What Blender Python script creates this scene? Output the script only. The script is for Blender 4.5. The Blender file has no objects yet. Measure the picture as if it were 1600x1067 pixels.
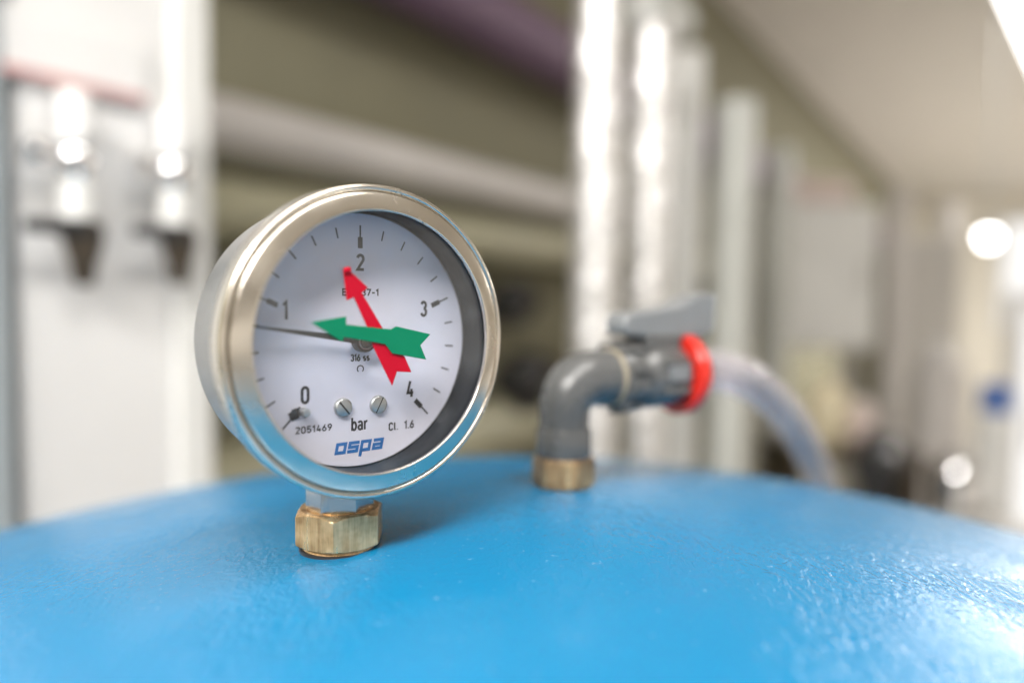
import bpy, math, random
from mathutils import Vector, Matrix
random.seed(7)
R = math.radians
sc = bpy.context.scene
COL = sc.collection

# ------------------------------------------------------------------ camera, world, exposure
ZC = 1.55                       # height of the lens above the floor
FPX = 1160.0                    # focal length in pixels of a 1600 px wide frame
CX = Vector((0.99992, 0.0, 0.01279))
CF = Vector((0.00076, 0.99822, -0.05969))
CU = Vector((-0.01277, 0.05969, 0.99814))
cam_data = bpy.data.cameras.new('camera')
cam = bpy.data.objects.new('camera', cam_data)
COL.objects.link(cam)
cam.matrix_world = Matrix(((CX.x, CU.x, -CF.x, 0), (CX.y, CU.y, -CF.y, 0), (CX.z, CU.z, -CF.z, ZC), (0, 0, 0, 1)))
cam_data.sensor_width = 36.0
cam_data.lens = 36.0 * FPX / 1600.0
cam_data.clip_start = 0.01
cam_data.clip_end = 100.0
cam_data.dof.use_dof = True
cam_data.dof.focus_distance = 0.1705
cam_data.dof.aperture_fstop = 3.1
cam_data.dof.aperture_blades = 9
sc.camera = cam

world = bpy.data.worlds.new('World')
sc.world = world
world.use_nodes = True
wb = world.node_tree.nodes['Background']
wb.inputs['Color'].default_value = (0.80, 0.74, 0.66, 1)
wb.inputs['Strength'].default_value = 1.5

sc.view_settings.view_transform = 'Standard'
sc.view_settings.look = 'None'
sc.view_settings.exposure = 0.0
sc.view_settings.gamma = 1.0
sc.render.engine = 'CYCLES'
sc.cycles.use_denoising = True
sc.cycles.max_bounces = 8
sc.cycles.transparent_max_bounces = 12
sc.cycles.sample_clamp_indirect = 8.0

KEY_E = 70.0        # luminaire above and behind the photographer's left shoulder
FILL_E = 24.0        # added unseen luminaires brightening the panel and far end
WIN_E = 1.1
CORNER_E = 6.5      # luminaire seen in the top right corner

def at(px, py, d):
    """a point seen at a pixel of the photograph, d metres in front of the lens"""
    return Vector((0, 0, ZC)) + CX * ((px - 800) / FPX * d) + CF * d + CU * ((533.5 - py) / FPX * d)

# ------------------------------------------------------------------ materials
def new_mat(name):
    m = bpy.data.materials.new(name)
    m.use_nodes = True
    nt = m.node_tree
    return m, nt, nt.nodes['Principled BSDF'], nt.nodes['Material Output']

def tex_noise(nt, scale, detail=3.0, rough=0.5, stretch=None, rot=None, dist=0.0):
    tc = nt.nodes.new('ShaderNodeTexCoord')
    mp = nt.nodes.new('ShaderNodeMapping')
    if stretch: mp.inputs['Scale'].default_value = stretch
    if rot: mp.inputs['Rotation'].default_value = rot
    n = nt.nodes.new('ShaderNodeTexNoise')
    n.inputs['Scale'].default_value = scale
    n.inputs['Detail'].default_value = detail
    n.inputs['Roughness'].default_value = rough
    n.inputs['Distortion'].default_value = dist
    nt.links.new(tc.outputs['Object'], mp.inputs['Vector'])
    nt.links.new(mp.outputs['Vector'], n.inputs['Vector'])
    return n

def mrange(nt, src, a, b, c, d):
    r = nt.nodes.new('ShaderNodeMapRange')
    r.inputs['From Min'].default_value = a; r.inputs['From Max'].default_value = b
    r.inputs['To Min'].default_value = c; r.inputs['To Max'].default_value = d
    nt.links.new(src, r.inputs['Value'])
    return r.outputs['Result']

def mixcol(nt, fac, c1, c2):
    m = nt.nodes.new('ShaderNodeMix'); m.data_type = 'RGBA'
    nt.links.new(fac, m.inputs[0])
    m.inputs[6].default_value = (*c1, 1); m.inputs[7].default_value = (*c2, 1)
    return m.outputs[2]

def bump(nt, b, height, strength, distance, prev=None):
    n = nt.nodes.new('ShaderNodeBump')
    n.inputs['Strength'].default_value = strength
    n.inputs['Distance'].default_value = distance
    nt.links.new(height, n.inputs['Height'])
    if prev is not None: nt.links.new(prev.outputs['Normal'], n.inputs['Normal'])
    nt.links.new(n.outputs['Normal'], b.inputs['Normal'])
    return n

def simple(name, col, rough=0.5, metal=0.0, var=0.12, scale=12.0, stretch=None, bump_d=0.0, spec=0.5, coat=0.0, rvar=0.1):
    m, nt, b, o = new_mat(name)
    n = tex_noise(nt, scale, 4, 0.55, stretch)
    c1 = tuple(c * (1 - var) for c in col); c2 = tuple(min(1, c * (1 + var)) for c in col)
    f = mrange(nt, n.outputs['Fac'], 0.3, 0.7, 0, 1)
    nt.links.new(mixcol(nt, f, c1, c2), b.inputs['Base Color'])
    nt.links.new(mrange(nt, n.outputs['Fac'], 0.3, 0.7, max(0.02, rough - rvar), min(1, rough + rvar)), b.inputs['Roughness'])
    b.inputs['Metallic'].default_value = metal
    b.inputs['Specular IOR Level'].default_value = spec
    b.inputs['Coat Weight'].default_value = coat
    if bump_d: bump(nt, b, n.outputs['Fac'], 0.5, bump_d)
    return m

def emitter(name, col, strength):
    m, nt, b, o = new_mat(name)
    nt.nodes.remove(b)
    e = nt.nodes.new('ShaderNodeEmission')
    e.inputs['Color'].default_value = (*col, 1); e.inputs['Strength'].default_value = strength
    nt.links.new(e.outputs[0], o.inputs['Surface'])
    return m

M = {}
def tank_paint():
    m, nt, b, o = new_mat('tank_paint')
    big = tex_noise(nt, 7, 3, 0.5)
    nt.links.new(mixcol(nt, mrange(nt, big.outputs['Fac'], 0.3, 0.7, 0, 1), (0.0, 0.162, 0.35), (0.003, 0.182, 0.385)), b.inputs['Base Color'])
    spk = tex_noise(nt, 520, 2, 0.5)                                 # settled dust and small pale scuffs
    sm = nt.nodes.new('ShaderNodeMix'); sm.data_type = 'RGBA'
    nt.links.new(mrange(nt, spk.outputs['Fac'], 0.68, 0.78, 0.0, 0.30), sm.inputs[0])
    nt.links.new(b.inputs['Base Color'].links[0].from_socket, sm.inputs[6]); sm.inputs[7].default_value = (0.35, 0.48, 0.60, 1)
    nt.links.new(sm.outputs[2], b.inputs['Base Color'])
    peel = tex_noise(nt, 620, 2.5, 0.55, (1, 1, 1), None, 0.6)        # orange peel
    streak = tex_noise(nt, 430, 3, 0.6, (1.0, 0.42, 1), (0, 0, R(28)), 1.2)  # roller and runs
    wave = tex_noise(nt, 34, 2, 0.5)
    patch = tex_noise(nt, 22, 3, 0.6)
    pm = mrange(nt, patch.outputs['Fac'], 0.42, 0.66, 0.10, 1.0)
    mul = nt.nodes.new('ShaderNodeMath'); mul.operation = 'MULTIPLY'
    nt.links.new(mrange(nt, streak.outputs['Fac'], 0.25, 0.75, -0.5, 0.5), mul.inputs[0]); nt.links.new(pm, mul.inputs[1])
    b1 = bump(nt, b, wave.outputs['Fac'], 0.35, 0.0008)
    b2 = bump(nt, b, mul.outputs[0], 0.8, 0.0006, b1)
    bump(nt, b, peel.outputs['Fac'], 0.7, 0.00027, b2)
    nt.links.new(mrange(nt, patch.outputs['Fac'], 0.3, 0.7, 0.18, 0.27), b.inputs['Roughness'])
    b.inputs['Specular IOR Level'].default_value = 1.0
    return m
M['tank'] = tank_paint()

def steel(name, col, rough, aniso_scale=None):
    m, nt, b, o = new_mat(name)
    b.inputs['Metallic'].default_value = 1.0
    n = tex_noise(nt, 0.35 if aniso_scale is None else aniso_scale, 4, 0.6)
    nt.links.new(mixcol(nt, mrange(nt, n.outputs['Fac'], 0.3, 0.7, 0, 1), tuple(c * 0.93 for c in col), col), b.inputs['Base Color'])
    nt.links.new(mrange(nt, n.outputs['Fac'], 0.3, 0.7, rough * 0.75, rough * 1.3), b.inputs['Roughness'])
    return m
M['bezel'] = steel('polished_steel', (0.72, 0.67, 0.59), 0.24, 60)
M['case'] = steel('satin_steel', (0.47, 0.465, 0.455), 0.36, 90)
M['stem'] = steel('turned_steel', (0.50, 0.49, 0.47), 0.22, 40)
M['chrome'] = steel('chrome', (0.85, 0.85, 0.86), 0.08, 60)

def brass(c1=(0.34, 0.19, 0.08), c2=(0.95, 0.68, 0.38)):
    m, nt, b, o = new_mat('worn_brass')
    b.inputs['Metallic'].default_value = 0.75
    n = tex_noise(nt, 420, 4, 0.65, (1, 1, 0.10))
    n2 = tex_noise(nt, 160, 3, 0.6)
    add = nt.nodes.new('ShaderNodeMath'); add.operation = 'ADD'
    nt.links.new(n.outputs['Fac'], add.inputs[0]); nt.links.new(n2.outputs['Fac'], add.inputs[1])
    f = mrange(nt, add.outputs[0], 0.75, 1.25, 0, 1)
    nt.links.new(mixcol(nt, f, c1, c2), b.inputs['Base Color'])
    nt.links.new(mrange(nt, n.outputs['Fac'], 0.35, 0.65, 0.5, 0.24), b.inputs['Roughness'])
    bump(nt, b, n.outputs['Fac'], 0.55, 0.00025)
    return m
M['brass'] = brass()
M['brass_dark'] = brass((0.16, 0.085, 0.04), (0.62, 0.42, 0.22))

M['dial'] = simple('dial_enamel', (0.72, 0.715, 0.82), 0.42, var=0.015, scale=90)
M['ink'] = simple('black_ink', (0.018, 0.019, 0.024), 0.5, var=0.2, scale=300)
M['logo'] = simple('blue_ink', (0.0, 0.14, 0.45), 0.45, var=0.05, scale=200)
M['red'] = simple('red_plastic', (0.43, 0.001, 0.016), 0.5, var=0.03, scale=200, spec=0.25)
M['green'] = simple('green_plastic', (0.0, 0.168, 0.08), 0.5, var=0.03, scale=200, spec=0.25)
M['needle'] = simple('black_needle', (0.012, 0.011, 0.012), 0.35, var=0.2, scale=200)
M['gasket'] = simple('dark_inner_ring', (0.012, 0.016, 0.021), 0.5, var=0.1, scale=120, spec=0.14)
M['zinc'] = simple('zinc_screw', (0.60, 0.61, 0.60), 0.42, 1.0, var=0.15, scale=500)
M['pvc'] = simple('grey_pvc', (0.085, 0.086, 0.086), 0.28, var=0.1, scale=60, spec=0.5)
M['pvc_light'] = simple('grey_pvc_handle', (0.17, 0.178, 0.185), 0.34, var=0.08, scale=60)
M['red_ring'] = simple('red_union_ring', (0.58, 0.022, 0.012), 0.35, var=0.05, scale=60)
M['ptfe'] = simple('sealing_tape', (0.30, 0.26, 0.19), 0.5, var=0.05, scale=90)
M['wall'] = simple('olive_wall_paint', (0.235, 0.222, 0.150), 0.8, var=0.06, scale=5, bump_d=0.001)
M['endwall'] = simple('cream_wall_paint', (0.78, 0.74, 0.66), 0.8, var=0.04, scale=3, bump_d=0.001)
M['ceiling'] = simple('ceiling_plaster', (0.76, 0.725, 0.68), 0.85, var=0.04, scale=3, bump_d=0.001)
M['floor'] = simple('concrete_floor', (0.58, 0.55, 0.51), 0.5, var=0.12, scale=6)
M['white'] = simple('white_sheet', (0.74, 0.735, 0.73), 0.40, var=0.02, scale=8)
M['offwhite'] = simple('offwhite_plastic', (0.74, 0.74, 0.72), 0.35, var=0.03, scale=8)
M['pipe_white'] = simple('white_lagging', (0.62, 0.59, 0.57), 0.45, var=0.04, scale=9)
M['pipe_grey'] = simple('light_grey_pipe', (0.50, 0.51, 0.48), 0.35, var=0.04, scale=9)
M['purple'] = simple('purple_pipe', (0.165, 0.10, 0.165), 0.5, var=0.06, scale=6)
M['beige'] = simple('beige_pipe', (0.42, 0.40, 0.28), 0.45, var=0.06, scale=8)
M['black'] = simple('black_plastic', (0.02, 0.02, 0.021), 0.4, var=0.2, scale=30)
M['bronze'] = simple('dark_bronze', (0.09, 0.07, 0.05), 0.35, 0.6, var=0.2, scale=60)
M['bluegrey'] = simple('blue_grey_sheet', (0.36, 0.40, 0.42), 0.4, var=0.05, scale=6)
M['grey'] = simple('grey_sheet', (0.56, 0.54, 0.51), 0.45, var=0.05, scale=5)
M['pink'] = simple('pale_pink_cap', (0.72, 0.60, 0.56), 0.45, var=0.04, scale=9)
M['cream'] = simple('cream_plastic', (0.75, 0.66, 0.46), 0.45, var=0.04, scale=9)
M['blue'] = simple('blue_plastic', (0.03, 0.12, 0.42), 0.4, var=0.05, scale=9)
M['red_print'] = simple('red_print', (0.58, 0.30, 0.29), 0.5, var=0.04, scale=50)
M['lampbody'] = simple('lamp_housing', (0.7, 0.7, 0.68), 0.4, var=0.02, scale=9)
M['lamp_key'] = emitter('lit_diffuser_near', (1.0, 0.97, 0.93), KEY_E)
M['lamp_fill'] = emitter('lit_diffuser_fill', (1.0, 0.97, 0.93), FILL_E)
M['lamp_corner'] = emitter('lit_diffuser_corner', (1.0, 0.97, 0.93), CORNER_E)
M['daylight'] = emitter('daylit_pane', (1.0, 0.98, 0.95), WIN_E)
M['door_glow'] = emitter('glow_door_pane', (1.0, 0.98, 0.95), 1.2)
M['bulb'] = emitter('lit_bulb', (1.0, 0.98, 0.95), 14.0)

def foil():
    m, nt, b, o = new_mat('aluminium_foil_jacket')
    b.inputs['Metallic'].default_value = 0.7
    b.inputs['Base Color'].default_value = (0.84, 0.83, 0.82, 1)
    n = tex_noise(nt, 42, 4, 0.6, (1, 1, 0.7), None, 1.0)
    bump(nt, b, n.outputs['Fac'], 0.7, 0.010)
    nt.links.new(mrange(nt, n.outputs['Fac'], 0.3, 0.7, 0.2, 0.42), b.inputs['Roughness'])
    return m
M['foil'] = foil()

def pane_glass():
    m, nt, b, o = new_mat('gauge_window')
    nt.nodes.remove(b)
    fr = nt.nodes.new('ShaderNodeFresnel')
    ge = nt.nodes.new('ShaderNodeNewGeometry')                      # same reflectance from either face of the pane
    nt.links.new(mrange(nt, ge.outputs['Backfacing'], 0, 1, 1.5, 1 / 1.5), fr.inputs['IOR'])
    tr = nt.nodes.new('ShaderNodeBsdfTransparent'); tr.inputs['Color'].default_value = (0.97, 0.975, 0.98, 1)
    gl = nt.nodes.new('ShaderNodeBsdfGlossy'); gl.inputs['Roughness'].default_value = 0.03
    mx = nt.nodes.new('ShaderNodeMixShader')
    nt.links.new(fr.outputs[0], mx.inputs[0]); nt.links.new(tr.outputs[0], mx.inputs[1]); nt.links.new(gl.outputs[0], mx.inputs[2])
    dn = tex_noise(nt, 130, 5, 0.7)                                  # dust and wiped smears
    df = nt.nodes.new('ShaderNodeBsdfDiffuse'); df.inputs['Color'].default_value = (0.8, 0.8, 0.8, 1)
    m2 = nt.nodes.new('ShaderNodeMixShader')
    nt.links.new(mrange(nt, dn.outputs['Fac'], 0.48, 0.8, 0.0, 0.03), m2.inputs[0])
    nt.links.new(mx.outputs[0], m2.inputs[1]); nt.links.new(df.outputs[0], m2.inputs[2])
    nt.links.new(m2.outputs[0], o.inputs['Surface'])
    return m
M['glass'] = pane_glass()

def hose_mat():
    m, nt, b, o = new_mat('clear_pvc_hose')
    b.inputs['Base Color'].default_value = (0.88, 0.80, 0.75, 1)
    b.inputs['Roughness'].default_value = 0.09
    tr = nt.nodes.new('ShaderNodeBsdfTransparent'); tr.inputs['Color'].default_value = (0.90, 0.89, 0.93, 1)
    lw = nt.nodes.new('ShaderNodeLayerWeight'); lw.inputs['Blend'].default_value = 0.35
    mx = nt.nodes.new('ShaderNodeMixShader')
    nt.links.new(mrange(nt, lw.outputs['Facing'], 0.0, 1.0, 0.015, 0.38), mx.inputs[0])
    nt.links.new(tr.outputs[0], mx.inputs[1]); nt.links.new(b.outputs[0], mx.inputs[2])
    nt.links.new(mx.outputs[0], o.inputs['Surface'])
    return m
M['hose'] = hose_mat()

# ------------------------------------------------------------------ mesh helpers
class MB:
    def __init__(s): s.v = []; s.f = []
    def add(s, vs, fs):
        k = len(s.v); s.v += [tuple(v) for v in vs]; s.f += [tuple(i + k for i in f) for f in fs]; return s
    def prism(s, poly, a, b, M4=None):
        """polygon in local XZ, extruded along Y from a to b"""
        n = len(poly)
        vs = [Vector((x, a, z)) for x, z in poly] + [Vector((x, b, z)) for x, z in poly]
        if M4: vs = [M4 @ v for v in vs]
        fs = [tuple(range(n))[::-1], tuple(range(n, 2 * n))] + [(i, (i + 1) % n, n + (i + 1) % n, n + i) for i in range(n)]
        return s.add(vs, fs)
    def box(s, c, size, M4=None):
        x, y, z = [k / 2 for k in size]
        vs = [Vector((c[0] + i * x, c[1] + j * y, c[2] + k * z)) for k in (-1, 1) for i, j in ((-1, -1), (1, -1), (1, 1), (-1, 1))]
        if M4: vs = [M4 @ v for v in vs]
        return s.add(vs, [(3, 2, 1, 0), (4, 5, 6, 7), (0, 1, 5, 4), (1, 2, 6, 5), (2, 3, 7, 6), (3, 0, 4, 7)])
    def lathe(s, prof, seg=64, o=(0, 0, 0), axis='z', close=False, M4=None):
        """prof: (radius, height) list; capped at zero radius"""
        n = len(prof); vs = []
        for i in range(seg):
            a = 2 * math.pi * i / seg; c, sn = math.cos(a), math.sin(a)
            for r, h in prof:
                if axis == 'z': v = Vector((o[0] + r * c, o[1] + r * sn, o[2] + h))
                elif axis == 'y': v = Vector((o[0] + r * c, o[1] + h, o[2] - r * sn))
                else: v = Vector((o[0] + h, o[1] + r * c, o[2] + r * sn))
                vs.append(M4 @ v if M4 else v)
        fs = []
        for i in range(seg):
            j = (i + 1) % seg
            for k in range(n if close else n - 1):
                l = (k + 1) % n
                fs.append((i * n + k, j * n + k, j * n + l, i * n + l))
        return s.add(vs, fs)
    def tube(s, pts, rad, seg=20, caps=True):
        pts = [Vector(p) for p in pts]; n = len(pts)
        rads = rad if isinstance(rad, (list, tuple)) else [rad] * n
        t0 = (pts[1] - pts[0]).normalized()
        up = Vector((0, 0, 1)) if abs(t0.z) < 0.9 else Vector((1, 0, 0))
        u = t0.cross(up).normalized(); vs = []
        for i, p in enumerate(pts):
            t = (pts[min(i + 1, n - 1)] - pts[max(i - 1, 0)]).normalized()
            u = (u - t * u.dot(t)).normalized(); w = t.cross(u)
            for k in range(seg):
                a = 2 * math.pi * k / seg
                vs.append(p + (u * math.cos(a) + w * math.sin(a)) * rads[i])
        fs = [(i * seg + k, i * seg + (k + 1) % seg, (i + 1) * seg + (k + 1) % seg, (i + 1) * seg + k) for i in range(n - 1) for k in range(seg)]
        if caps: fs += [tuple(range(seg))[::-1], tuple((n - 1) * seg + k for k in range(seg))]
        return s.add(vs, fs)
    def stroke(s, pts, w, y=0.0, th=0.02, M4=None, closed=False):
        """flat monoline stroke in local XZ, a thin print layer at depth y"""
        P = [Vector(p) for p in pts]; n = len(P); L = []; Rr = []
        for i in range(n):
            if closed: d0 = (P[i] - P[i - 1]).normalized(); d1 = (P[(i + 1) % n] - P[i]).normalized()
            else:
                d0 = (P[i] - P[i - 1]).normalized() if i else (P[1] - P[0]).normalized()
                d1 = (P[i + 1] - P[i]).normalized() if i < n - 1 else d0
            t = (d0 + d1)
            if t.length < 1e-6: t = d1
            t.normalize(); nn = Vector((-t.y, t.x)); k = 1.0 / max(0.5, nn.dot(Vector((-d1.y, d1.x))))
            L.append(P[i] + nn * w / 2 * k); Rr.append(P[i] - nn * w / 2 * k)
        m = n if closed else n - 1
        vs = []
        for yy in (y, y - th):
            vs += [Vector((p.x, yy, p.y)) for p in L] + [Vector((p.x, yy, p.y)) for p in Rr]
        if M4: vs = [M4 @ v for v in vs]
        fs = []
        for i in range(m):
            j = (i + 1) % n
            fs += [(2 * n + i, 2 * n + j, 3 * n + j, 3 * n + i)[::-1], (i, j, 2 * n + j, 2 * n + i)[::-1], (n + i, n + j, 3 * n + j, 3 * n + i)]
        return s.add(vs, fs)
    def build(s, name, mat, parent=None, scale=1.0, smooth=40, bevel=None, loc=None, rotz=None):
        me = bpy.data.meshes.new(name)
        me.from_pydata([(v[0] * scale, v[1] * scale, v[2] * scale) for v in s.v], [], s.f)
        me.validate()
        import bmesh
        bm = bmesh.new(); bm.from_mesh(me); bmesh.ops.remove_doubles(bm, verts=bm.verts, dist=1e-7)
        bmesh.ops.recalc_face_normals(bm, faces=bm.faces); bm.to_mesh(me); bm.free()
        me.materials.append(M[mat] if isinstance(mat, str) else mat)
        if smooth:
            me.polygons.foreach_set('use_smooth', [True] * len(me.polygons))
            me.set_sharp_from_angle(angle=R(smooth))
        o = bpy.data.objects.new(name, me); COL.objects.link(o)
        if parent: o.parent = parent
        if loc is not None: o.location = loc
        if rotz is not None: o.rotation_euler = (0, 0, rotz)
        if bevel:
            b = o.modifiers.new('edge', 'BEVEL'); b.width = bevel; b.segments = 3; b.limit_method = 'ANGLE'; b.angle_limit = R(35)
        return o

def tag(o, label, cat, group=None):
    o['label'] = label; o['category'] = cat
    if group: o['group'] = group
    return o
def struct(o): o['kind'] = 'structure'; return o
def thing(name, label, cat, loc, rotz=0.0, group=None):
    o = bpy.data.objects.new(name, None); COL.objects.link(o)
    o.empty_display_size = 0.02; o.location = loc; o.rotation_euler = (0, 0, rotz)
    return tag(o, label, cat, group)
def arc(cx, cz, rx, rz, a0, a1, n=10):
    return [(cx + rx * math.cos(R(a0 + (a1 - a0) * i / n)), cz + rz * math.sin(R(a0 + (a1 - a0) * i / n))) for i in range(n + 1)]
def spline(pts, n=10):
    P = [Vector(p) for p in pts]; P = [P[0] * 2 - P[1]] + P + [P[-1] * 2 - P[-2]]; out = []
    for i in range(1, len(P) - 2):
        for k in range(n):
            t = k / n; a, b, c, d = P[i - 1], P[i], P[i + 1], P[i + 2]
            out.append(0.5 * ((2 * b) + (c - a) * t + (2 * a - 5 * b + 4 * c - d) * t * t + (3 * b - a - 3 * c + d) * t ** 3))
    return out + [P[-2]]

# narrow monoline technical lettering, cap height 1
W_ = 0.48
GLY = {
 '0': (W_, [(True, arc(.24, .74, .19, .21, 0, 180, 8) + arc(.24, .26, .19, .21, 180, 360, 8))]),
 '1': (.34, [(False, [(.03, .76), (.22, .955), (.22, 0.0)])]),
 '2': (W_, [(False, arc(.24, .735, .18, .215, 170, 0, 8) + [(.41, .64), (.07, .055), (.45, .055)])]),
 '3': (W_, [(False, arc(.23, .745, .17, .205, 165, -90, 9)), (False, arc(.23, .285, .19, .235, 90, -165, 9))]),
 '4': (W_, [(False, [(.24, 1.0), (.05, .26), (.47, .26)]), (False, [(.33, .5), (.33, 0.0)])]),
 '5': (W_, [(False, [(.43, .95), (.10, .95), (.08, .52)] + arc(.23, .32, .20, .27, 110, -160, 9))]),
 '6': (W_, [(True, arc(.24, .30, .19, .25, 0, 360, 16)[:-1]), (False, [(.34, 1.0), (.07, .42)])]),
 '7': (W_, [(False, [(.03, .95), (.43, .95), (.17, 0.0)])]),
 '8': (W_, [(True, arc(.24, .75, .165, .2, 0, 360, 14)[:-1]), (True, arc(.24, .28, .19, .23, 0, 360, 14)[:-1])]),
 '9': (W_, [(True, arc(.24, .70, .19, .25, 0, 360, 16)[:-1]), (False, [(.14, 0.0), (.41, .58)])]),
 '-': (.40, [(False, [(.05, .45), (.35, .45)])]),
 '.': (.2, [(False, [(.10, 0.0), (.10, .13)])]),
 ' ': (.26, []),
 'C': (W_, [(False, arc(.24, .75, .18, .2, 0, 180, 8) + arc(.24, .25, .18, .2, 180, 360, 8))]),
 'l': (.24, [(False, [(.10, 1.0), (.10, .12), (.2, .05)])]),
 'E': (.46, [(False, [(.42, .95), (.08, .95), (.08, .05), (.42, .05)]), (False, [(.08, .52), (.37, .52)])]),
 'N': (.54, [(False, [(.08, 0.0), (.08, 1.0), (.45, 0.0), (.45, 1.0)])]),
 'b': (W_, [(False, [(.08, 1.0), (.08, 0.0)]), (True, arc(.25, .35, .17, .31, 0, 360, 16)[:-1])]),
 'a': (W_, [(False, arc(.23, .52, .16, .15, 160, 0, 6) + [(.39, 0.0)]), (True, arc(.23, .21, .155, .165, 0, 360, 14)[:-1])]),
 'r': (.36, [(False, [(.08, .70), (.08, 0.0)]), (False, [(.08, .42)] + arc(.27, .45, .18, .2, 170, 75, 5))]),
 's': (.40, [(False, arc(.19, .50, .135, .145, 35, 270, 8) + arc(.19, .20, .145, .155, 90, -145, 8))]),
}
def lettering(text, x, z, h, w, name, parent, y, mat='ink', width=None, track=0.07):
    tot = sum(GLY[c][0] + track for c in text) - track
    k = (width / (tot * h)) if width else 1.0
    mb = MB(); cur = 0.0
    for c in text:
        adv, st = GLY[c]
        for closed, pts in st:
            mb.stroke([(x + (cur + px) * h * k, z + pz * h) for px, pz in pts], w, y, 0.02, closed=closed)
        cur += adv + track
    return mb.build(name, mat, parent, 0.001, smooth=None)

# ------------------------------------------------------------------ the room: floor, long wall, end wall, ceiling
WD = Vector((0.55, 0.835, 0)).normalized()          # along the long wall
WN = Vector((WD.y, -WD.x, 0))                       # out of the long wall, into the room
W0 = Vector((0.0, 2.05, 0))
CEIL = ZC + 1.36
wall_rot = math.atan2(WD.y, WD.x)
struct(MB().box((0, 0, -0.05), (30, 30, 0.1)).build('floor', 'floor', smooth=None))
struct(MB().box((0, 0, CEIL + 0.05), (30, 30, 0.1)).build('ceiling', 'ceiling', smooth=None))
struct(MB().box((3.0, 0.1, CEIL / 2), (14.0, 0.2, CEIL)).build('wall_long', 'wall', smooth=None, loc=W0, rotz=wall_rot))
SE = 9.2
struct(MB().box((SE + 0.1, -5.0, CEIL / 2), (0.2, 10.0, CEIL)).build('wall_end', 'endwall', smooth=None, loc=W0, rotz=wall_rot))

# ------------------------------------------------------------------ the blue tank
SC = Vector((0.0078, 0.1903, ZC - 0.8128)); SR = 0.7543
def dome_z(x, y):
    r2 = (x - SC.x) ** 2 + (y - SC.y) ** 2
    return SC.z + math.sqrt(SR * SR - r2)
tank = thing('filter_tank', 'large bright blue painted tank with domed top under the gauge', 'tank', (SC.x, SC.y, 0))
prof = []
A1 = math.asin(0.262 / SR)
for i in range(41):
    a = A1 * i / 40; prof.append((SR * math.sin(a), SC.z + SR * math.cos(a)))
kr = 0.06
kc = ((SR - kr) * math.sin(A1), SC.z + (SR - kr) * math.cos(A1))
for i in range(1, 13):
    a = A1 + (math.pi / 2 - A1) * i / 12; prof.append((kc[0] + kr * math.sin(a), kc[1] + kr * math.cos(a)))
RT, ZT = prof[-1]
prof.append((RT, ZT - 0.03))
MB().lathe(prof, 160).build('domed_head', 'tank', tank)
MB().lathe([(RT - 0.001, ZT - 0.031), (RT - 0.001, 0.20), (RT - 0.04, 0.14), (0.0, 0.12)], 128).build('shell', 'tank', tank)
MB().lathe([(RT - 0.0005, ZT - 0.036), (RT + 0.003, ZT - 0.033), (RT + 0.003, ZT - 0.027), (RT - 0.0005, ZT - 0.024)], 128).build('weld_seam', 'tank', tank)
for k in range(3):
    a = R(30 + 120 * k)
    MB().box((0.22 * math.cos(a), 0.22 * math.sin(a), 0.075), (0.05, 0.05, 0.15)).build('leg', 'tank', tank)

# ------------------------------------------------------------------ brass fittings
def hexpoly(af, start):
    rc = af / math.sqrt(3)
    return [(rc * math.cos(start + i * math.pi / 3), rc * math.sin(start + i * math.pi / 3)) for i in range(6)]
def chamfer_hex(mb, af, z0, z1, start, ch=0.9, bore=0.0, M4=None):
    """hexagon nut with turned chamfers: finely cut rings, the corners clipped by a cone"""
    rc = af / math.sqrt(3); n = 72; rings = []
    zs = [z0, z0 + ch * .33, z0 + ch * .66, z0 + ch, z1 - ch, z1 - ch * .66, z1 - ch * .33, z1]
    for z in zs:
        ring = []
        e = min(z - z0, z1 - z)
        lim = af / 2 - 0.25 + e * 2.1
        for i in range(n):
            a = 2 * math.pi * i / n
            rel = (a - start) % (math.pi / 3) - math.pi / 6
            ring.append((min(af / 2 / math.cos(rel), lim), a))
        rings.append((z, ring))
    vs = [Vector((r * math.cos(a), r * math.sin(a), z)) for z, ring in rings for r, a in ring]
    fs = [(k * n + i, k * n + (i + 1) % n, (k + 1) * n + (i + 1) % n, (k + 1) * n + i) for k in range(len(zs) - 1) for i in range(n)]
    fs += [tuple(range(n))[::-1], tuple((len(zs) - 1) * n + i for i in range(n))]
    if M4: vs = [M4 @ v for v in vs]
    return mb.add(vs, fs)
def fitting(label, x, y, af, h, corner, mat='brass'):
    o = thing('brass_fitting', label, 'fitting', (x, y, dome_z(x, y)), 0, 'brass hexagon fittings screwed into the tank')
    chamfer_hex(MB(), af, 0.9, h, corner, 1.0).build('hexagon', mat, o, 0.001, smooth=25)
    MB().lathe([(0, -0.8), (af * .47, -0.8), (af * .47, 0.3), (af * .455, 0.9), (0, 0.9)], 48).build('base_collar', mat, o, 0.001)
    MB().lathe([(af * .46, -0.8), (af * .505, -0.8), (af * .505, 0.10), (af * .49, 0.2), (af * .46, 0.2)], 48, close=True).build('base_gap_ring', 'black', o, 0.001)  # black ring put in for the thin dark gap round the base
    MB().lathe([(af * .36, h - .05), (af * .41, h - .05), (af * .41, h + .25), (af * .38, h + .45), (af * .36, h + .45)], 48, close=True).build('rim', mat, o, 0.001)
    return o
GX, GY = -0.0408, 0.1762
GZ = dome_z(GX, GY)
# a corner direction measured from the viewer's side towards the right
def corner_at(deg): return R(-90 + deg)
fitting('worn brass hexagon fitting under the round pressure gauge', GX, GY, 19.0, 9.5, corner_at(18 - 13))
VX, VY = 0.0170, 0.2330
VZ = dome_z(VX, VY)
fitting('blurred brass hexagon fitting under the grey plastic elbow', VX, VY, 17.6, 9.8, corner_at(18 + 5), 'brass_dark')

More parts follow.
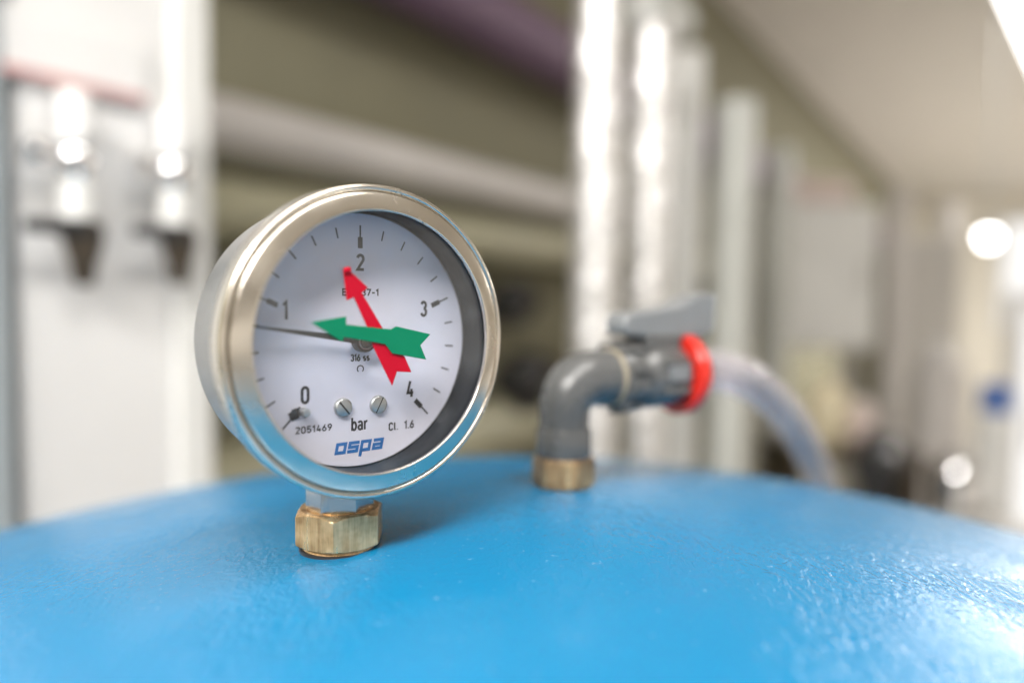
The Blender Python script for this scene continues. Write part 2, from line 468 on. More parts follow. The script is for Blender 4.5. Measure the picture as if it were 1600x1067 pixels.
# ------------------------------------------------------------------ the pressure gauge (local mm; dial faces -y)
YAW = math.atan2(0.63964, 0.76867)
gauge = thing('pressure_gauge', 'round steel pressure gauge with white dial and red and green arrows', 'pressure gauge', (GX, GY, GZ), YAW)
H = (ZC - 0.01033 - GZ) * 1000.0        # dial centre above the tank
DY = -10.0                              # dial plane
def gz(p): return p
def glathe(prof, seg=160, **k):         # (radius, height above the dial)
    return MB().lathe([(r, DY - h) for r, h in prof], seg, (0, 0, H), 'y', **k)
# case and bezel
glathe([(0, -18.6), (26, -18.6), (29.8, -18.0), (31.2, -16.8), (31.7, -15.2), (31.7, 3.6)]).build('case', 'case', gauge, 0.001, smooth=50)
bz = [(31.6, 2.6), (33.6, 2.6), (34.2, 2.9), (34.4, 3.5), (34.4, 7.0)]
bz += [(33.5 + 0.9 * math.cos(R(a)), 7.5 + 1.45 * math.sin(R(a))) for a in range(0, 141, 10)]      # outer bead
bz += [(32.66, 8.30), (32.62, 7.7), (32.52, 7.7), (32.46, 8.85), (32.36, 9.08), (32.1, 9.22), (31.0, 9.62), (30.0, 9.96), (29.0, 10.27), (28.66, 10.34), (28.48, 10.28), (28.42, 10.12), (28.42, 9.45), (29.3, 9.40), (31.6, 9.40)]
bezel = glathe(bz, close=True).build('bezel', 'bezel', gauge, 0.001, smooth=60)
glathe([(28.9, 0.0), (28.9, 4.2), (28.75, 4.5), (28.75, 8.75), (31.0, 8.75), (31.0, 0.0)], close=True).build('inner_ring', 'gasket', gauge, 0.001)
glathe([(0, 8.85), (28.95, 8.85), (28.95, 9.35), (0, 9.35)]).build('window_glass', 'glass', gauge, 0.001)
# steel shank below the case
mb = MB(); chamfer_hex(mb, 14.0, 8.4, 15.2, corner_at(-6 - 40 - 13), 0.7, M4=None)
mb.build('shank', 'stem', gauge, 0.001, smooth=25)
MB().lathe([(0, 15.4), (6.6, 15.4), (6.4, 16.2), (6.4, H - 30.6), (0, H - 30.6)], 40).build('shank_neck', 'stem', gauge, 0.001)
# dial with its printing
dial = glathe([(0, -0.8), (28.6, -0.8), (28.6, 0.0), (0, 0.0)]).build('dial', 'dial', gauge, 0.001)
PY = DY - 0.02
def tick(v, r0, r1, w, name):
    a = R(-135 + 67.5 * v)
    return MB().stroke([(r0 * math.sin(a), H + r0 * math.cos(a)), (r1 * math.sin(a), H + r1 * math.cos(a))], w, PY).build(name, 'ink', dial, 0.001, smooth=None)
for i in range(21):
    v = i * 0.2
    if i % 5 == 0:
        a = R(-135 + 67.5 * v)
        mb = MB()
        for r0, r1, w in ((20.85, 23.36, 1.2), (23.36, 26.0, 0.40)):
            mb.stroke([(r0 * math.sin(a), H + r0 * math.cos(a)), (r1 * math.sin(a), H + r1 * math.cos(a))], w, PY)
        mb.build('major_mark', 'ink', dial, 0.001, smooth=None)
    else:
        tick(v, 23.42, 25.75, 0.36, 'minor_mark')
for t, x, z, h, wd in (('0', -14.15, -13.3, 3.7, 1.75), ('1', -18.15, 4.98, 3.95, 1.15), ('2', -0.92, 15.9, 3.6, 1.95), ('3', 16.2, 5.4, 3.65, 1.75), ('4', 12.45, -13.85, 3.8, 1.8)):
    lettering(t, x, H + z, h, 0.66, 'numeral', dial, PY, width=wd)
lettering('EN 837-1', -4.5, H + 10.2, 1.5, 0.34, 'standard_number', dial, PY, width=9.3)
lettering('316', -2.35, H - 4.6, 1.5, 0.36, 'steel_grade', dial, PY, width=2.35)
lettering('ss', 0.75, H - 4.6, 1.5, 0.36, 'steel_grade_letters', dial, PY, width=1.65)
MB().stroke([(x, H + z) for x, z in arc(0.05, -6.45, 0.78, 0.78, -50, 230, 16)], 0.27, PY).build('ring_symbol', 'ink', dial, 0.001, smooth=None)
lettering('bar', -2.25, H - 20.45, 2.95, 0.50, 'unit_lettering', dial, PY, width=4.25)
lettering('Cl.', 7.5, H - 21.4, 1.8, 0.38, 'class_lettering', dial, PY, width=2.6)
lettering('1.6', 11.75, H - 21.4, 1.85, 0.38, 'class_number', dial, PY, width=2.65)
lettering('2051469', -15.5, H - 19.75, 1.45, 0.30, 'serial_number', dial, PY, width=8.5, track=0.13)
# blue slanted block logo
def logo():
    mb = MB(); zb, zt, w = -25.5, -22.85, 0.74
    h = zt - zb
    def X(u, t): return (u + 0.21 * (t - zb), H + t)          # slant
    def seg(pts, ww=w, closed=False): mb.stroke([X(u, t) for u, t in pts], ww, PY - 0.004 * (len(mb.v) % 3), 0.03, closed=closed)
    i = w / 2
    x = -6.45      # o
    seg([(x + i, zb + i), (x + 2.75 - i, zb + i), (x + 2.75 - i, zt - i), (x + i, zt - i)], closed=True)
    x = -3.35      # s
    seg([(x + 2.75, zt - i), (x + i, zt - i), (x + i, (zb + zt) / 2), (x + 2.75 - i, (zb + zt) / 2), (x + 2.75 - i, zb + i), (x, zb + i)])
    x = -0.25      # p with descender
    seg([(x + i, zb - 1.05), (x + i, zt - i), (x + 2.75 - i, zt - i), (x + 2.75 - i, zb + i), (x + i, zb + i)])
    x = 2.95       # a
    seg([(x + 0.1, zt - i), (x + 2.75 - i, zt - i), (x + 2.75 - i, zb + i), (x + i, zb + i), (x + i, (zb + zt) / 2 - .05), (x + 2.75 - i, (zb + zt) / 2 - .05)])
    return mb.build('logo', 'logo', dial, 0.001, smooth=None)
logo()
for sx, sz, rot in ((-4.4, -14.9, -50), (4.55, -15.0, 62)):
    s = MB().lathe([(0, DY - 1.02), (1.6, DY - 0.98), (1.95, DY - 0.85), (2.15, DY - 0.55), (2.18, DY)], 40, (sx, 0, H + sz), 'y').build('screw', 'zinc', dial, 0.001)
    c, sn = math.cos(R(rot)), math.sin(R(rot))
    MB().stroke([(sx - 1.95 * c, H + sz - 1.95 * sn), (sx + 1.95 * c, H + sz + 1.95 * sn)], (0.40 if sx < 0 else 0.22), DY - 0.98, 0.06).build('screw_slot', 'needle', dial, 0.001, smooth=None)
# stop pin at zero; dark cross under it drawn for its shadow and holder
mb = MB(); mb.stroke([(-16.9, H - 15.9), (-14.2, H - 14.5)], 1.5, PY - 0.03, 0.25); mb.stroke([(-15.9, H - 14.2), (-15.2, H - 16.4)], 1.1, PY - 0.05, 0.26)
mb.build('stop_shadow_foot', 'ink', dial, 0.001, smooth=None)
MB().lathe([(0, DY - 2.6), (0.85, DY - 2.5), (1.0, DY - 2.3), (1.0, DY)], 24, (-14.0, 0, H - 15.0), 'y').build('stop_pin', 'zinc', dial, 0.001)
# needle
def dirpoly(tip, tail, w0, w1):
    a = Vector(tip); b = Vector(tail); d = (b - a).normalized(); n = Vector((-d.y, d.x))
    return [tuple(a + n * w0 / 2), tuple(b + n * w1 / 2), tuple(b - n * w1 / 2), tuple(a - n * w0 / 2)]
nd = MB().prism([(x, H + z) for x, z in dirpoly((-25.2, 3.70), (5.2, -0.76), 0.42, 2.1)], DY - 2.7, DY - 2.35).build('needle', 'needle', gauge, 0.001, smooth=None)
MB().lathe([(0, DY - 3.6), (1.1, DY - 3.6), (1.3, DY - 3.45), (1.3, DY - 2.8)], 40, (0, 0, H), 'y').build('hub_cap', 'bronze', nd, 0.001)
MB().lathe([(1.55, DY - 3.1), (1.85, DY - 3.1), (1.85, DY - 2.7), (1.55, DY - 2.7)], 40, (0, 0, H), 'y', close=True).build('hub_ring', 'zinc', nd, 0.001)
MB().lathe([(0, DY - 2.75), (2.45, DY - 2.75), (2.55, DY - 2.2), (2.55, DY - 0.6), (0, DY - 0.6)], 40, (0, 0, H), 'y').build('hub', 'needle', nd, 0.001)
# the two set-point arrows on the outside of the window
def arrow(poly, h0, h1, name, mat, fold=None):
    return MB().prism([(x, H + z) for x, z in poly], DY - h0, DY - h1).build(name, mat, gauge, 0.001, smooth=None, bevel=0.00008)
RED = [(-9.06, 15.3), (-7.60, 15.4), (-3.30, 11.90), (-4.80, 10.80), (0.45, 2.92), (2.55, -0.55), (5.85, -3.25), (7.62, -6.80), (3.87, -6.45), (2.68, -9.50), (-1.85, -1.10), (-3.55, 3.70), (-6.65, 9.88), (-8.28, 9.15)]
GREEN = [(-16.45, 4.68), (-8.65, 5.86), (-8.65, 4.14), (2.10, 2.94), (3.42, 3.60), (12.35, 1.66), (9.70, -0.78), (11.30, -4.08), (2.36, -2.30), (0.78, -0.28), (-9.22, 1.57), (-9.48, 0.48)]
ra = arrow(RED, 9.45, 9.75, 'red_arrow', 'red')
# the thickened end of the red arrow
MB().prism([(x, H + z) for x, z in ((-9.02, 15.0), (-7.62, 15.1), (-7.52, 15.9), (-7.9, 16.2), (-8.75, 16.05), (-9.12, 15.7))], DY - 9.45, DY - 10.35).build('raised_tip', 'red', ra, 0.001, smooth=None, bevel=0.00015)
arrow(GREEN, 9.85, 10.15, 'green_arrow', 'green')
MB().lathe([(0, DY - 9.3), (0.9, DY - 9.3), (0.9, DY - 9.84), (0, DY - 9.84)], 24, (0, 0, H + 1.2), 'y').build('arrow_pivot', 'zinc', gauge, 0.001)

# ------------------------------------------------------------------ grey valve behind the gauge
AX = Vector((0.85, 0.53, 0)).normalized(); VA = math.atan2(AX.y, AX.x)
valve = thing('ball_valve', 'grey plastic ball valve with wing handle and red ring on elbow', 'valve', (VX, VY, VZ), VA)
AXH = (ZC - 0.0258 - VZ) * 1000
mb = MB()
el = [(0, 0, 9.9), (0, 0, 20.0)] + [(9.5 - 9.5 * math.cos(R(a)), 0, AXH - 9.5 + 9.5 * math.sin(R(a))) for a in range(0, 91, 10)] + [(17, 0, AXH)]
mb.tube([(0, 0, 9.9)] + [(0, 0, AXH - 14)] + el[2:], [7.9, 7.9] + [8.0 + 0.9 * min(1, i / 5) for i in range(len(el) - 2)], 40)
mb.build('elbow', 'pvc', valve, 0.001, smooth=50)
MB().lathe([(7.6, 9.9), (8.5, 9.9), (8.7, 10.6), (8.7, 18.0), (8.3, 19.0), (7.6, 19.0)], 48, close=True).build('elbow_socket', 'pvc', valve, 0.001)
MB().lathe([(0, 17.0), (9.3, 17.0), (9.5, 17.2), (9.5, 18.2), (9.3, 18.4), (0, 18.4)], 48, (0, 0, AXH), 'x').build('seal_ring', 'ptfe', valve, 0.001)
mb = MB().lathe([(0, 18.4), (10.2, 18.4), (10.6, 19.0), (10.6, 26.5), (9.6, 27.5), (0, 27.5)], 48, (0, 0, AXH), 'x')
for k in range(10):
    a = 2 * math.pi * k / 10
    mb.box((22.6, 0, 10.9), (7.0, 2.6, 2.4), Matrix.Translation((0, 0, AXH)) @ Matrix.Rotation(a, 4, 'X'))
mb.build('union_nut', 'pvc', valve, 0.001)
MB().lathe([(0, 27.5), (8.2, 27.5), (8.6, 28.5), (10.6, 31), (11.0, 33), (11.0, 44), (10.2, 45.5), (9.4, 46), (9.4, 53), (0, 53)], 48, (0, 0, AXH), 'x').build('body', 'pvc', valve, 0.001)
MB().box((39, -10.9, AXH + 1.5), (9, 1.0, 5.5)).build('raised_plate', 'pvc_light', valve, 0.001, bevel=0.0003)
MB().lathe([(9.6, 46.6), (13.6, 46.6), (14.2, 47.3), (14.2, 50.6), (13.7, 51.3), (12.2, 51.3), (12.2, 52.3), (9.6, 52.3)], 56, (0, 0, AXH), 'x', close=True).build('red_ring', 'red_ring', valve, 0.001)
MB().box((37, 0, AXH + 11.6), (15, 11.5, 5.0)).build('lever_block', 'pvc', valve, 0.001, bevel=0.0008)
for k in (-1, 1): MB().box((38.5, -10.6, AXH + 4.6 * k), (11, 1.6, 2.0)).build('body_rib', 'pvc', valve, 0.001, bevel=0.0004)
MB().lathe([(0, AXH + 9.5), (4.4, AXH + 9.5), (4.4, AXH + 16.5), (0, AXH + 16.5)], 32, (37, 0, 0)).build('handle_stem', 'pvc', valve, 0.001)
HZ = AXH + 3.0
mb = MB().prism([(19.5, HZ + 14.2), (20.5, HZ + 11.0), (34, HZ + 9.6), (56, HZ + 9.8), (61.0, HZ + 12.0), (62.0, HZ + 24.2), (60.3, HZ + 25.0), (52, HZ + 24.2), (44, HZ + 20.6), (34, HZ + 19.2), (21, HZ + 17.8)], -5.2, 5.2)
mb.build('wing_handle', 'pvc_light', valve, 0.001, bevel=0.0012, smooth=40)
MB().lathe([(0, 52.8), (8.0, 52.8), (8.0, 55), (6.6, 56), (6.6, 60), (0, 60)], 40, (0, 0, AXH), 'x').build('hose_tail', 'pvc', valve, 0.001)
# clear hose arching away and down behind the tank
h0 = Vector((VX, VY, ZC - 0.0258)) + AX * 0.057
hp = [h0, h0 + AX * 0.012, at(1178, 600, 0.290), at(1232, 650, 0.325), at(1266, 712, 0.370), at(1284, 768, 0.425), Vector((0.205, 0.475, ZC - 0.19)), Vector((0.22, 0.50, ZC - 0.40)), Vector((0.22, 0.50, 0.35))]
hpts = spline(hp, 10)
hose = thing('clear_hose', 'clear plastic hose arching from the valve down behind the tank', 'hose', (0.22, 0.50, 0.35))
hl = [p - Vector((0.22, 0.50, 0.35)) for p in hpts]
MB().tube(hl, 0.0080, 28, caps=False).build('outer_wall', 'hose', hose)
MB().tube(hl, 0.0052, 24, caps=False).build('inner_wall', 'hose', hose)

# ------------------------------------------------------------------ white panel with two sample taps, at the left
PD = 0.62
pc = at(200, 464, PD)
PB = Vector((pc.x, pc.y, 0)); prot = wall_rot
def panel_u(px):      # along-panel coordinate seen at a pixel column
    k = (px - 800) / FPX
    return (k * PB.y - PB.x) / (WD.x - k * WD.y)
def panel_pt(px, py, out=0.0):
    u = panel_u(px); p = PB + WD * u; d = p.y
    z = at(px, py, d).z
    return u, z
panel = thing('equipment_panel', 'white upright equipment panel with taps behind the gauge', 'panel', PB, prot)
uL, uR = panel_u(32), panel_u(268)
MB().box(((uL + uR) / 2, 0.01, 1.15), (uR - uL, 0.02, 2.1)).build('board', 'white', panel, bevel=0.002)
uE = panel_u(326)
MB().box(((uR + uE) / 2 + 0.0005, 0.02, 1.15), (uE - uR - 0.001, 0.055, 2.16)).build('edge_post', 'offwhite', panel, bevel=0.004)
u0, z0 = panel_pt(0, 125); u1, z1 = panel_pt(228, 172)
zt = panel_pt(228, 80)[1]
lp = MB().box(((u0 + u1) / 2 - .02, -0.004, (z1 + zt) / 2), (u1 - u0 + .04, 0.006, zt - z1)).build('label_plate', 'white', panel, bevel=0.001)
MB().box(((u0 + u1) / 2 - .02, -0.0083, z1 + 0.004), (u1 - u0 + .035, 0.002, 0.006)).build('red_stripe', 'red_print', lp)
for pxc, w in ((60, .01), (150, .014), (210, .012), (245, .008)):
    u, z = panel_pt(pxc, 20)
    MB().box((u, -0.006, 2.02), (w, 0.012, 0.30)).build('upright_strip', 'offwhite', panel, bevel=0.001)
def sample_tap(px, py, label):
    u, z = panel_pt(px, py)
    p = PB + WD * u + WN * 0.0
    t = thing('sample_tap', label, 'tap', (p.x, p.y, z), prot, 'sample taps on the white panel')
    r = 0.0095
    MB().tube([(0, 0.0, 0.036), (0, -0.016, 0.036), (0, -0.022, 0.034), (0, -0.024, 0.028), (0, -0.024, 0.0)], r, 20).build('inlet_pipe', 'chrome', t)
    MB().lathe([(0, 0.042), (0.0115, 0.042), (0.0125, 0.040), (0.0125, 0.006), (0.010, 0.004), (0, 0.004)], 24, (0, -0.024, 0)).build('sleeve', 'white', t)
    MB().lathe([(0, -0.022), (0.008, -0.021), (0.0125, -0.012), (0.0135, 0), (0.0115, 0.008), (0.007, 0.012), (0, 0.013)], 28, (0, -0.024, -0.006)).build('body', 'chrome', t)
    MB().lathe([(0, -0.030), (0.009, -0.029), (0.0105, -0.022), (0.009, -0.014), (0.005, -0.010), (0.005, 0.0), (0, 0.0)], 24, (-0.004, -0.024, -0.006), 'x').build('side_knob', 'chrome', t)
    MB().tube([(0, -0.024, -0.024), (0, -0.024, -0.052)], 0.012, 20).build('lower_sleeve', 'offwhite', t)
    MB().tube([(0.012, -0.030, -0.064), (-0.004, -0.031, -0.060), (-0.022, -0.031, -0.058), (-0.038, -0.030, -0.059)], [0.008, 0.0085, 0.006, 0.0055], 16).build('lever', 'black', t)
    MB().lathe([(0, -0.102), (0.006, -0.101), (0.0085, -0.094), (0.0095, -0.084), (0.0125, -0.076), (0.0145, -0.066), (0.0135, -0.056), (0.009, -0.051), (0, -0.051)], 24, (0.004, -0.024, 0)).build('spout', 'bronze', t)
    return t
sample_tap(100, 242, 'tap with black lever on white panel, farther left of the two')
sample_tap(250, 262, 'tap with black lever on white panel, nearer the gauge')
gc = thing('grey_cabinet', 'blue-grey cabinet edge at the far left beside white panel', 'cabinet', PB + WD * (panel_u(20) - 0.185) + WN * 0.01, prot)
MB().box((0, 0.12, 1.05), (0.36, 0.24, 2.1)).build('carcass', 'bluegrey', gc, bevel=0.004)
MB().box((-0.03, -0.010, 1.05), (0.29, 0.018, 2.06)).build('door', 'white', gc, bevel=0.003)  # white face out of view, added so the tank reflects pale at left

# ------------------------------------------------------------------ pipes along the wall
def run_pipe(name, label, cat, p, s0, s1, rad, mat, group=None, clamps=(), cl_mat='black'):
    """straight pipe parallel to the long wall through point p"""
    o = thing(name, label, cat, (p.x, p.y, p.z), wall_rot, group)
    MB().tube([(s0, 0, 0), (s1, 0, 0)], rad, 40).build('pipe', mat, o)
    dist = (W0 - Vector((p.x, p.y, 0))).dot(-WN)
    for s in clamps:
        MB().lathe([(rad + .0005, s - .015), (rad + .008, s - .015), (rad + .008, s + .015), (rad + .0005, s + .015)], 40, axis='x', close=True).build('clamp', cl_mat, o)
        MB().box((s, rad + .004 + (dist - rad) / 2, 0), (0.025, max(0.01, dist - rad - .004), 0.025)).build('bracket', cl_mat, o)
    return o
run_pipe('wall_pipe', 'thick pale grey horizontal pipe along the wall behind the gauge', 'pipe', at(600, 252, 1.42), -1.3, 1.5, 0.043, 'pipe_white', 'pipes along the long wall', (-0.9, 1.1), 'pipe_grey')
run_pipe('wall_pipe', 'purple horizontal pipe high on the wall near the ceiling', 'pipe', at(800, 50, 1.80), -1.6, 6.9, 0.075, 'purple', 'pipes along the long wall', (-0.8, 1.3, 3.2), 'purple')
run_pipe('wall_pipe', 'beige pipe low on the wall behind the gauge', 'pipe', at(830, 385, 1.95), -1.5, 1.9, 0.05, 'beige', 'pipes along the long wall', (-0.6, .6), 'beige')
run_pipe('wall_pipe', 'lowest beige pipe on the wall, just above the tank', 'pipe', at(800, 660, 1.85), -1.5, 2.6, 0.075, 'beige', 'pipes along the long wall', (-0.6, 0.9), 'beige')
def pump(name, label, cat, p, k, stand=False):
    o = thing(name, label, cat, (p.x, p.y, p.z), wall_rot)
    MB().lathe([(0, -.12 * k), (.05 * k, -.12 * k), (.06 * k, -.10 * k), (.06 * k, .08 * k), (.04 * k, .11 * k), (0, .11 * k)], 32, axis='x').build('motor', 'black', o)
    MB().box((0, 0, .07 * k), (.09 * k, .07 * k, .04 * k)).build('terminal_box', 'black', o, bevel=.004)
    MB().lathe([(0, .11 * k), (.075 * k, .11 * k), (.075 * k, .14 * k), (0, .14 * k)], 32, axis='x').build('flange', 'bronze', o)
    MB().box((0, .0, -.085 * k), (.16 * k, .08 * k, .05 * k)).build('foot', 'black', o)
    if stand:
        hh = p.z - .11 * k
        MB().box((0, 0, -.11 * k - hh / 2), (.14 * k, .10 * k, hh)).build('pedestal', 'bronze', o)
    else:
        dd = (W0 - Vector((p.x, p.y, 0))).dot(-WN)
        MB().box((0, .04 * k + (dd - .04 * k) / 2, -.085 * k), (.05, max(.02, dd - .04 * k), .03)).build('wall_bracket', 'black', o)
    return o
pump('wall_motor', 'small black motor on the wall right of the gauge', 'motor', at(800, 470, 1.85), 0.55)
pump('wall_motor', 'black motor below the other, just above the beige pipe', 'motor', at(820, 590, 1.80), 0.7)

# ------------------------------------------------------------------ upright pipes
def riser(name, label, px, py_mid, d, rad, zb, zt, mat, group, seams=(), bend=None, jag=0.0):
    p = at(px, py_mid, d)
    o = thing(name, label, 'pipe', (p.x, p.y, zb), 0, group)
    if jag:
        n = 60; mb = MB(); pts = [(0, 0, (zt - zb) * i / n) for i in range(n + 1)]
        mb.tube(pts, [rad * (1 + jag * random.uniform(-1, 1)) for _ in pts], 36)
        mb.build('jacket', mat, o, smooth=60)
    else:
        pts = [(0, 0, 0), (0, 0, zt - zb)]
        if bend:
            bd = Vector(bend).normalized(); k = rad * 1.6
            pts = [(0, 0, 0), (0, 0, zt - zb - k)] + [tuple(bd * (k - k * math.cos(R(a))) + Vector((0, 0, zt - zb - k + k * math.sin(R(a))))) for a in range(15, 91, 15)] + [tuple(bd * (k + Vector(bend).length) + Vector((0, 0, zt - zb)))]
        MB().tube(pts, rad, 36).build('pipe', mat, o)
    for z in seams:
        MB().lathe([(rad * .98, z - zb - .006), (rad * 1.06, z - zb - .006), (rad * 1.06, z - zb + .006), (rad * .98, z - zb + .006)], 36, close=True).build('band', mat, o)
    return o
UP = 'upright pipes behind the valve'
riser('upright_pipe', 'foil jacketed upright pipe, left of the bright pair above the elbow', 928, 464, 1.00, 0.031, 0.0, CEIL, 'foil', UP, (ZC - .25, ZC + .10, ZC + .33), jag=0.012)
riser('upright_pipe', 'foil jacketed upright pipe above the wing handle, right of the bright pair', 1008, 464, 1.12, 0.033, 0.0, at(1008, 30, 1.12).z, 'foil', UP, (ZC - .1, ZC + .22,), jag=0.012)
riser('upright_pipe', 'light grey upright pipe standing behind the red ring', 1141, 464, 1.35, 0.036, 0.0, at(1141, 165, 1.35).z, 'pipe_grey', UP, (at(1141, 340, 1.35).z,))
riser('upright_pipe', 'short pale upright pipe between the grey pipe and wall cabinet', 1212, 464, 2.3, 0.04, 0.0, at(1212, 235, 2.3).z, 'pipe_grey', UP)
riser('upright_pipe', 'dull beige upright pipe close behind the right foil pipe', 1066, 464, 1.45, 0.030, 0.0, at(1066, 90, 1.45).z, 'offwhite', UP)
riser('upright_pipe', 'pale upright pipe beside the tall beige-grey cabinet', 1398, 464, 2.95, 0.035, 0.0, at(1398, 300, 2.95).z, 'pipe_white', UP, (ZC + .1,))
riser('upright_pipe', 'farthest pale upright pipe near the round lamp', 1478, 464, 4.2, 0.055, 0.0, at(1478, 320, 4.2).z, 'pipe_white', UP, (ZC - .1,))
hp_ = at(1026, 15, 1.12)
hd = thing('header_pipe', 'grey horizontal pipe end at top above the bright upright pipes', 'pipe', hp_, wall_rot)
MB().tube([(-0.06, 0, 0), (0.07, 0, 0.0)], 0.036, 32).build('pipe', 'pipe_grey', hd)
MB().lathe([(0.034, -.07), (.045, -.07), (.045, -.03), (.034, -.03)], 32, axis='x', close=True).build('coupling', 'pipe_grey', hd)

# ------------------------------------------------------------------ equipment at the right
def cabinet(name, label, px0, px1, py0, py1, d, depth, mat, zb=None, rot=None, cap=None):
    a = at(px0, (py0 + py1) / 2, d); b = at(px1, (py0 + py1) / 2, d)
    zt = at((px0 + px1) / 2, py0, d).z; zlo = at((px0 + px1) / 2, py1, d).z if zb is None else zb
    w = b.x - a.x; c = (a + b) / 2
    o = thing(name, label, 'cabinet', (c.x, c.y + depth / 2, zlo), 0 if rot is None else rot)
    MB().box((0, 0, (zt - zlo) / 2), (w, depth, zt - zlo)).build('carcass', mat, o, bevel=0.008)
    MB().box((0, -depth / 2 - .006, (zt - zlo) / 2), (w * .9, .012, (zt - zlo) * .92)).build('door', mat, o, bevel=0.004)
    MB().box((w * .36, -depth / 2 - .02, (zt - zlo) * .5), (.02, .016, .09)).build('handle', 'grey', o, bevel=0.003)
    if zb is None:
        for sx in (-1, 1): MB().box((sx * w * .4, 0, -zlo / 2 - .001), (.03, .03, zlo)).build('stand_leg', 'grey', o)
    if cap: MB().box((w * .05, 0, zt - zlo + .045), (w * .55, depth * .7, .09)).build('cap', cap, o, bevel=.02)
    return o
cabinet('wall_cabinet', 'pale grey cabinet with pinkish cap behind the hose', 1195, 1372, 318, 545, 2.6, 0.30, 'offwhite', cap='pink')
cabinet('tall_cabinet', 'tall beige-grey cabinet right of the pale grey one', 1378, 1492, 372, 900, 3.2, 0.4, 'grey', zb=0.0)
ga = at(1574, 640, 3.6)
door = thing('glow_door', 'glowing white door added as a bright area at the right edge above the tank', 'door', (ga.x + 0.55, ga.y, 0.0))
dt = at(1574, 478, 3.6).z
MB().box((0, 0, dt / 2 + .02), (1.02, 0.012, dt - .06)).build('pane', 'door_glow', door)  # glowing pane added for a white patch and its reflection on the tank
for sx in (-1, 1): MB().box((sx * .54, 0, dt / 2), (.06, .06, dt)).build('frame_upright', 'white', door, bevel=.004)
for zz in (.03, dt + .03): MB().box((0, 0, zz), (1.14, .064, .06)).build('frame_rail', 'white', door, bevel=.004)
MB().tube([(-.46, -.05, dt * .55), (-.46, -.05, dt * .68)], .012, 12).build('handle', 'chrome', door)
def drum(name, label, px, py, d, rad, h, mat, lid, lk=.44):
    p = at(px, py, d)
    o = thing(name, label, 'canister', (p.x, p.y, p.z - h / 2))
    MB().lathe([(0, 0), (rad * .9, 0), (rad, .06 * h), (rad, .72 * h), (rad * .8, .85 * h), (rad * .42, .9 * h), (0, .9 * h)], 36).build('shell', mat, o)
    MB().lathe([(rad * lk * .8, .9 * h), (rad * lk, (1.0 - lk * .23) * h), (rad * lk, h), (0, h)], 28).build('lid', lid, o)
    return o
def shelf(label, px0, px1, py, d, mat='bronze'):
    a = at(px0, py, d); b = at(px1, py, d)
    o = thing('shelf', label, 'shelf', ((a.x + b.x) / 2, a.y, 0))
    zt = (a.z + b.z) / 2
    MB().box((0, 0, zt - .012), (b.x - a.x, .30, .024)).build('board', mat, o, bevel=.003)
    for sx in (-1, 1):
        MB().box((sx * (b.x - a.x) * .46, 0.0, (zt - .024) / 2), (.03, .25, zt - .026)).build('leg', mat, o)
    return o
shelf('dark shelf behind the hose carrying cream and pale canisters', 1215, 1400, 690, 2.0)
zsh = at(1300, 690, 2.0).z
drum('canister', 'cream canister low behind the clear hose', 1292, 640, 2.0, .055, 2 * (at(1292, 640, 2.0).z - zsh), 'cream', 'cream')
drum('canister', 'small pale canister behind the hose, right of cream one', 1345, 655, 2.02, .036, 2 * (at(1345, 655, 2.02).z - zsh), 'pink', 'white')
pump('floor_pump', 'black pump low behind the tank right of the hose', 'pump', at(1372, 722, 1.8), 0.8, True)
shelf('low shelf at right carrying pale and blue canisters', 1430, 1570, 800, 1.9, 'grey')
zs2 = at(1500, 800, 1.9).z
pv = at(1468, 545, 2.6)
vs_ = thing('round_vessel', 'pale round vessel beyond the shelf, below the round lamp', 'vessel', (pv.x, pv.y, 0))
MB().lathe([(0, 0), (.08, 0), (.085, .02), (.085, pv.z - .08), (.07, pv.z - .03), (.03, pv.z - .01), (0, pv.z - .01)], 36).build('shell', 'pipe_white', vs_)
MB().lathe([(0, pv.z - .012), (.03, pv.z - .012), (.03, pv.z + .03), (0, pv.z + .03)], 24).build('cap', 'white', vs_)
drum('canister', 'shiny metal canister added for a bright glint just above the tank edge at right', 1492, 756, 1.86, .062, 2 * (at(1492, 756, 1.86).z - zs2), 'chrome', 'chrome')  # chrome shape added to mirror a lamp as a bright blob
drum('canister', 'pale canister with blue lid at right beside the glowing white door', 1552, 696, 1.95, .040, 2 * (at(1552, 696, 1.95).z - zs2), 'offwhite', 'blue', .95)
# window in the end wall and a round lamp
wp = at(1580, 390, 7.6)
wx = (Vector((wp.x, wp.y, 0)) - W0).dot(-WN)
win = thing('daylight_window', 'bright daylit window in the far end wall at right', 'window', W0 + WD * SE + WN * 2.4, wall_rot + math.pi / 2)
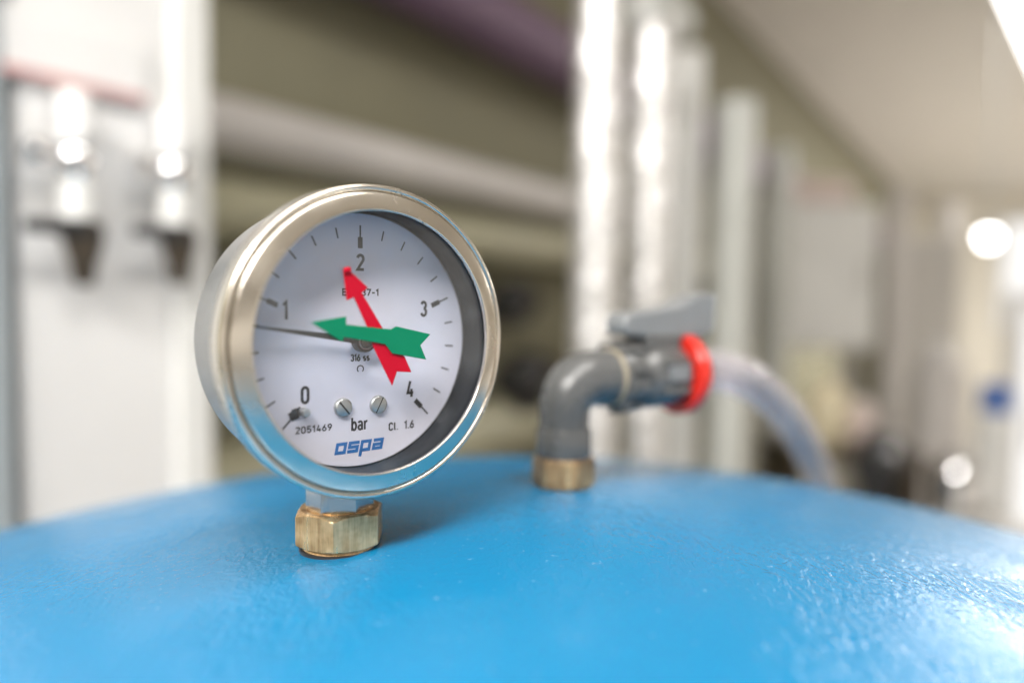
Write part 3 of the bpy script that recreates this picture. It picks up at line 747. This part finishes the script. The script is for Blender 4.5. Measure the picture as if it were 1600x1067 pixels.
# local x runs along the end wall, local -y... faces the room
ww, wh, wz0 = 2.6, 1.3, 1.25
MB().box((0, 0.0, wz0 + wh / 2), (ww, 0.02, wh)).build('pane', 'daylight', win)
for sx in (-1, 0, 1): MB().box((sx * ww / 2, 0.0, wz0 + wh / 2), (.06, .07, wh + .06)).build('frame_upright', 'white', win)
for k in (0, 1): MB().box((0, 0.0, wz0 + wh * k), (ww + .06, .068, .06)).build('frame_rail', 'white', win)
lp_ = at(1545, 371, 3.4)
lamp = thing('round_lamp', 'small round lit lamp glowing at right', 'lamp', lp_)
MB().lathe([(0, -.035), (.020, -.030), (.032, -.012), (.034, .005), (.030, .02)], 32).build('globe', 'bulb', lamp)
MB().lathe([(0, .05), (.034, .05), (.036, .02), (.0, .02)], 32).build('cap', 'lampbody', lamp)
MB().tube([(0, 0, .05), (0, 0, CEIL - lp_.z)], .006, 10).build('rod', 'lampbody', lamp)

# ------------------------------------------------------------------ luminaires under the ceiling
def luminaire(label, x, y, L, W, rot, mat):
    o = thing('ceiling_lamp', label, 'ceiling lamp', (x, y, CEIL), rot, 'ceiling lamps')
    MB().box((0, 0, -.03), (L + .04, W + .04, .06)).build('housing', 'lampbody', o, bevel=.004)
    MB().box((0, 0, -.066), (L, W, .010)).build('diffuser', mat, o)
    return o
def on_plane(px, py, z):
    d = at(px, py, 1.0) - Vector((0, 0, ZC)); return Vector((0, 0, ZC)) + d * ((z - ZC) / d.z)
qa, qb = on_plane(1556, 0, CEIL - .07), on_plane(1600, 92, CEIL - .07)
qd = (qb - qa).normalized(); qn = Vector((qd.y, -qd.x, 0)); qc = qa + qd * 1.0 + qn * 0.30
luminaire('long bright ceiling lamp in the top right corner', qc.x, qc.y, 2.4, 0.55, math.atan2(qd.y, qd.x), 'lamp_corner')
luminaire('ceiling lamp over the gauge, behind the viewer on the left', -0.72, -1.36, 1.2, 0.5, R(0), 'lamp_key')
luminaire('added unseen ceiling lamp above the viewer, brightening the equipment panel', 0.35, -0.45, 1.3, 0.30, wall_rot, 'lamp_fill')  # fill lamp added to brighten the panel
luminaire('added unseen ceiling lamp beyond the right edge, brightening the far end', 4.9, 5.2, 3.0, 1.0, wall_rot, 'lamp_fill')  # extra lamp added to brighten the end wall and ceiling
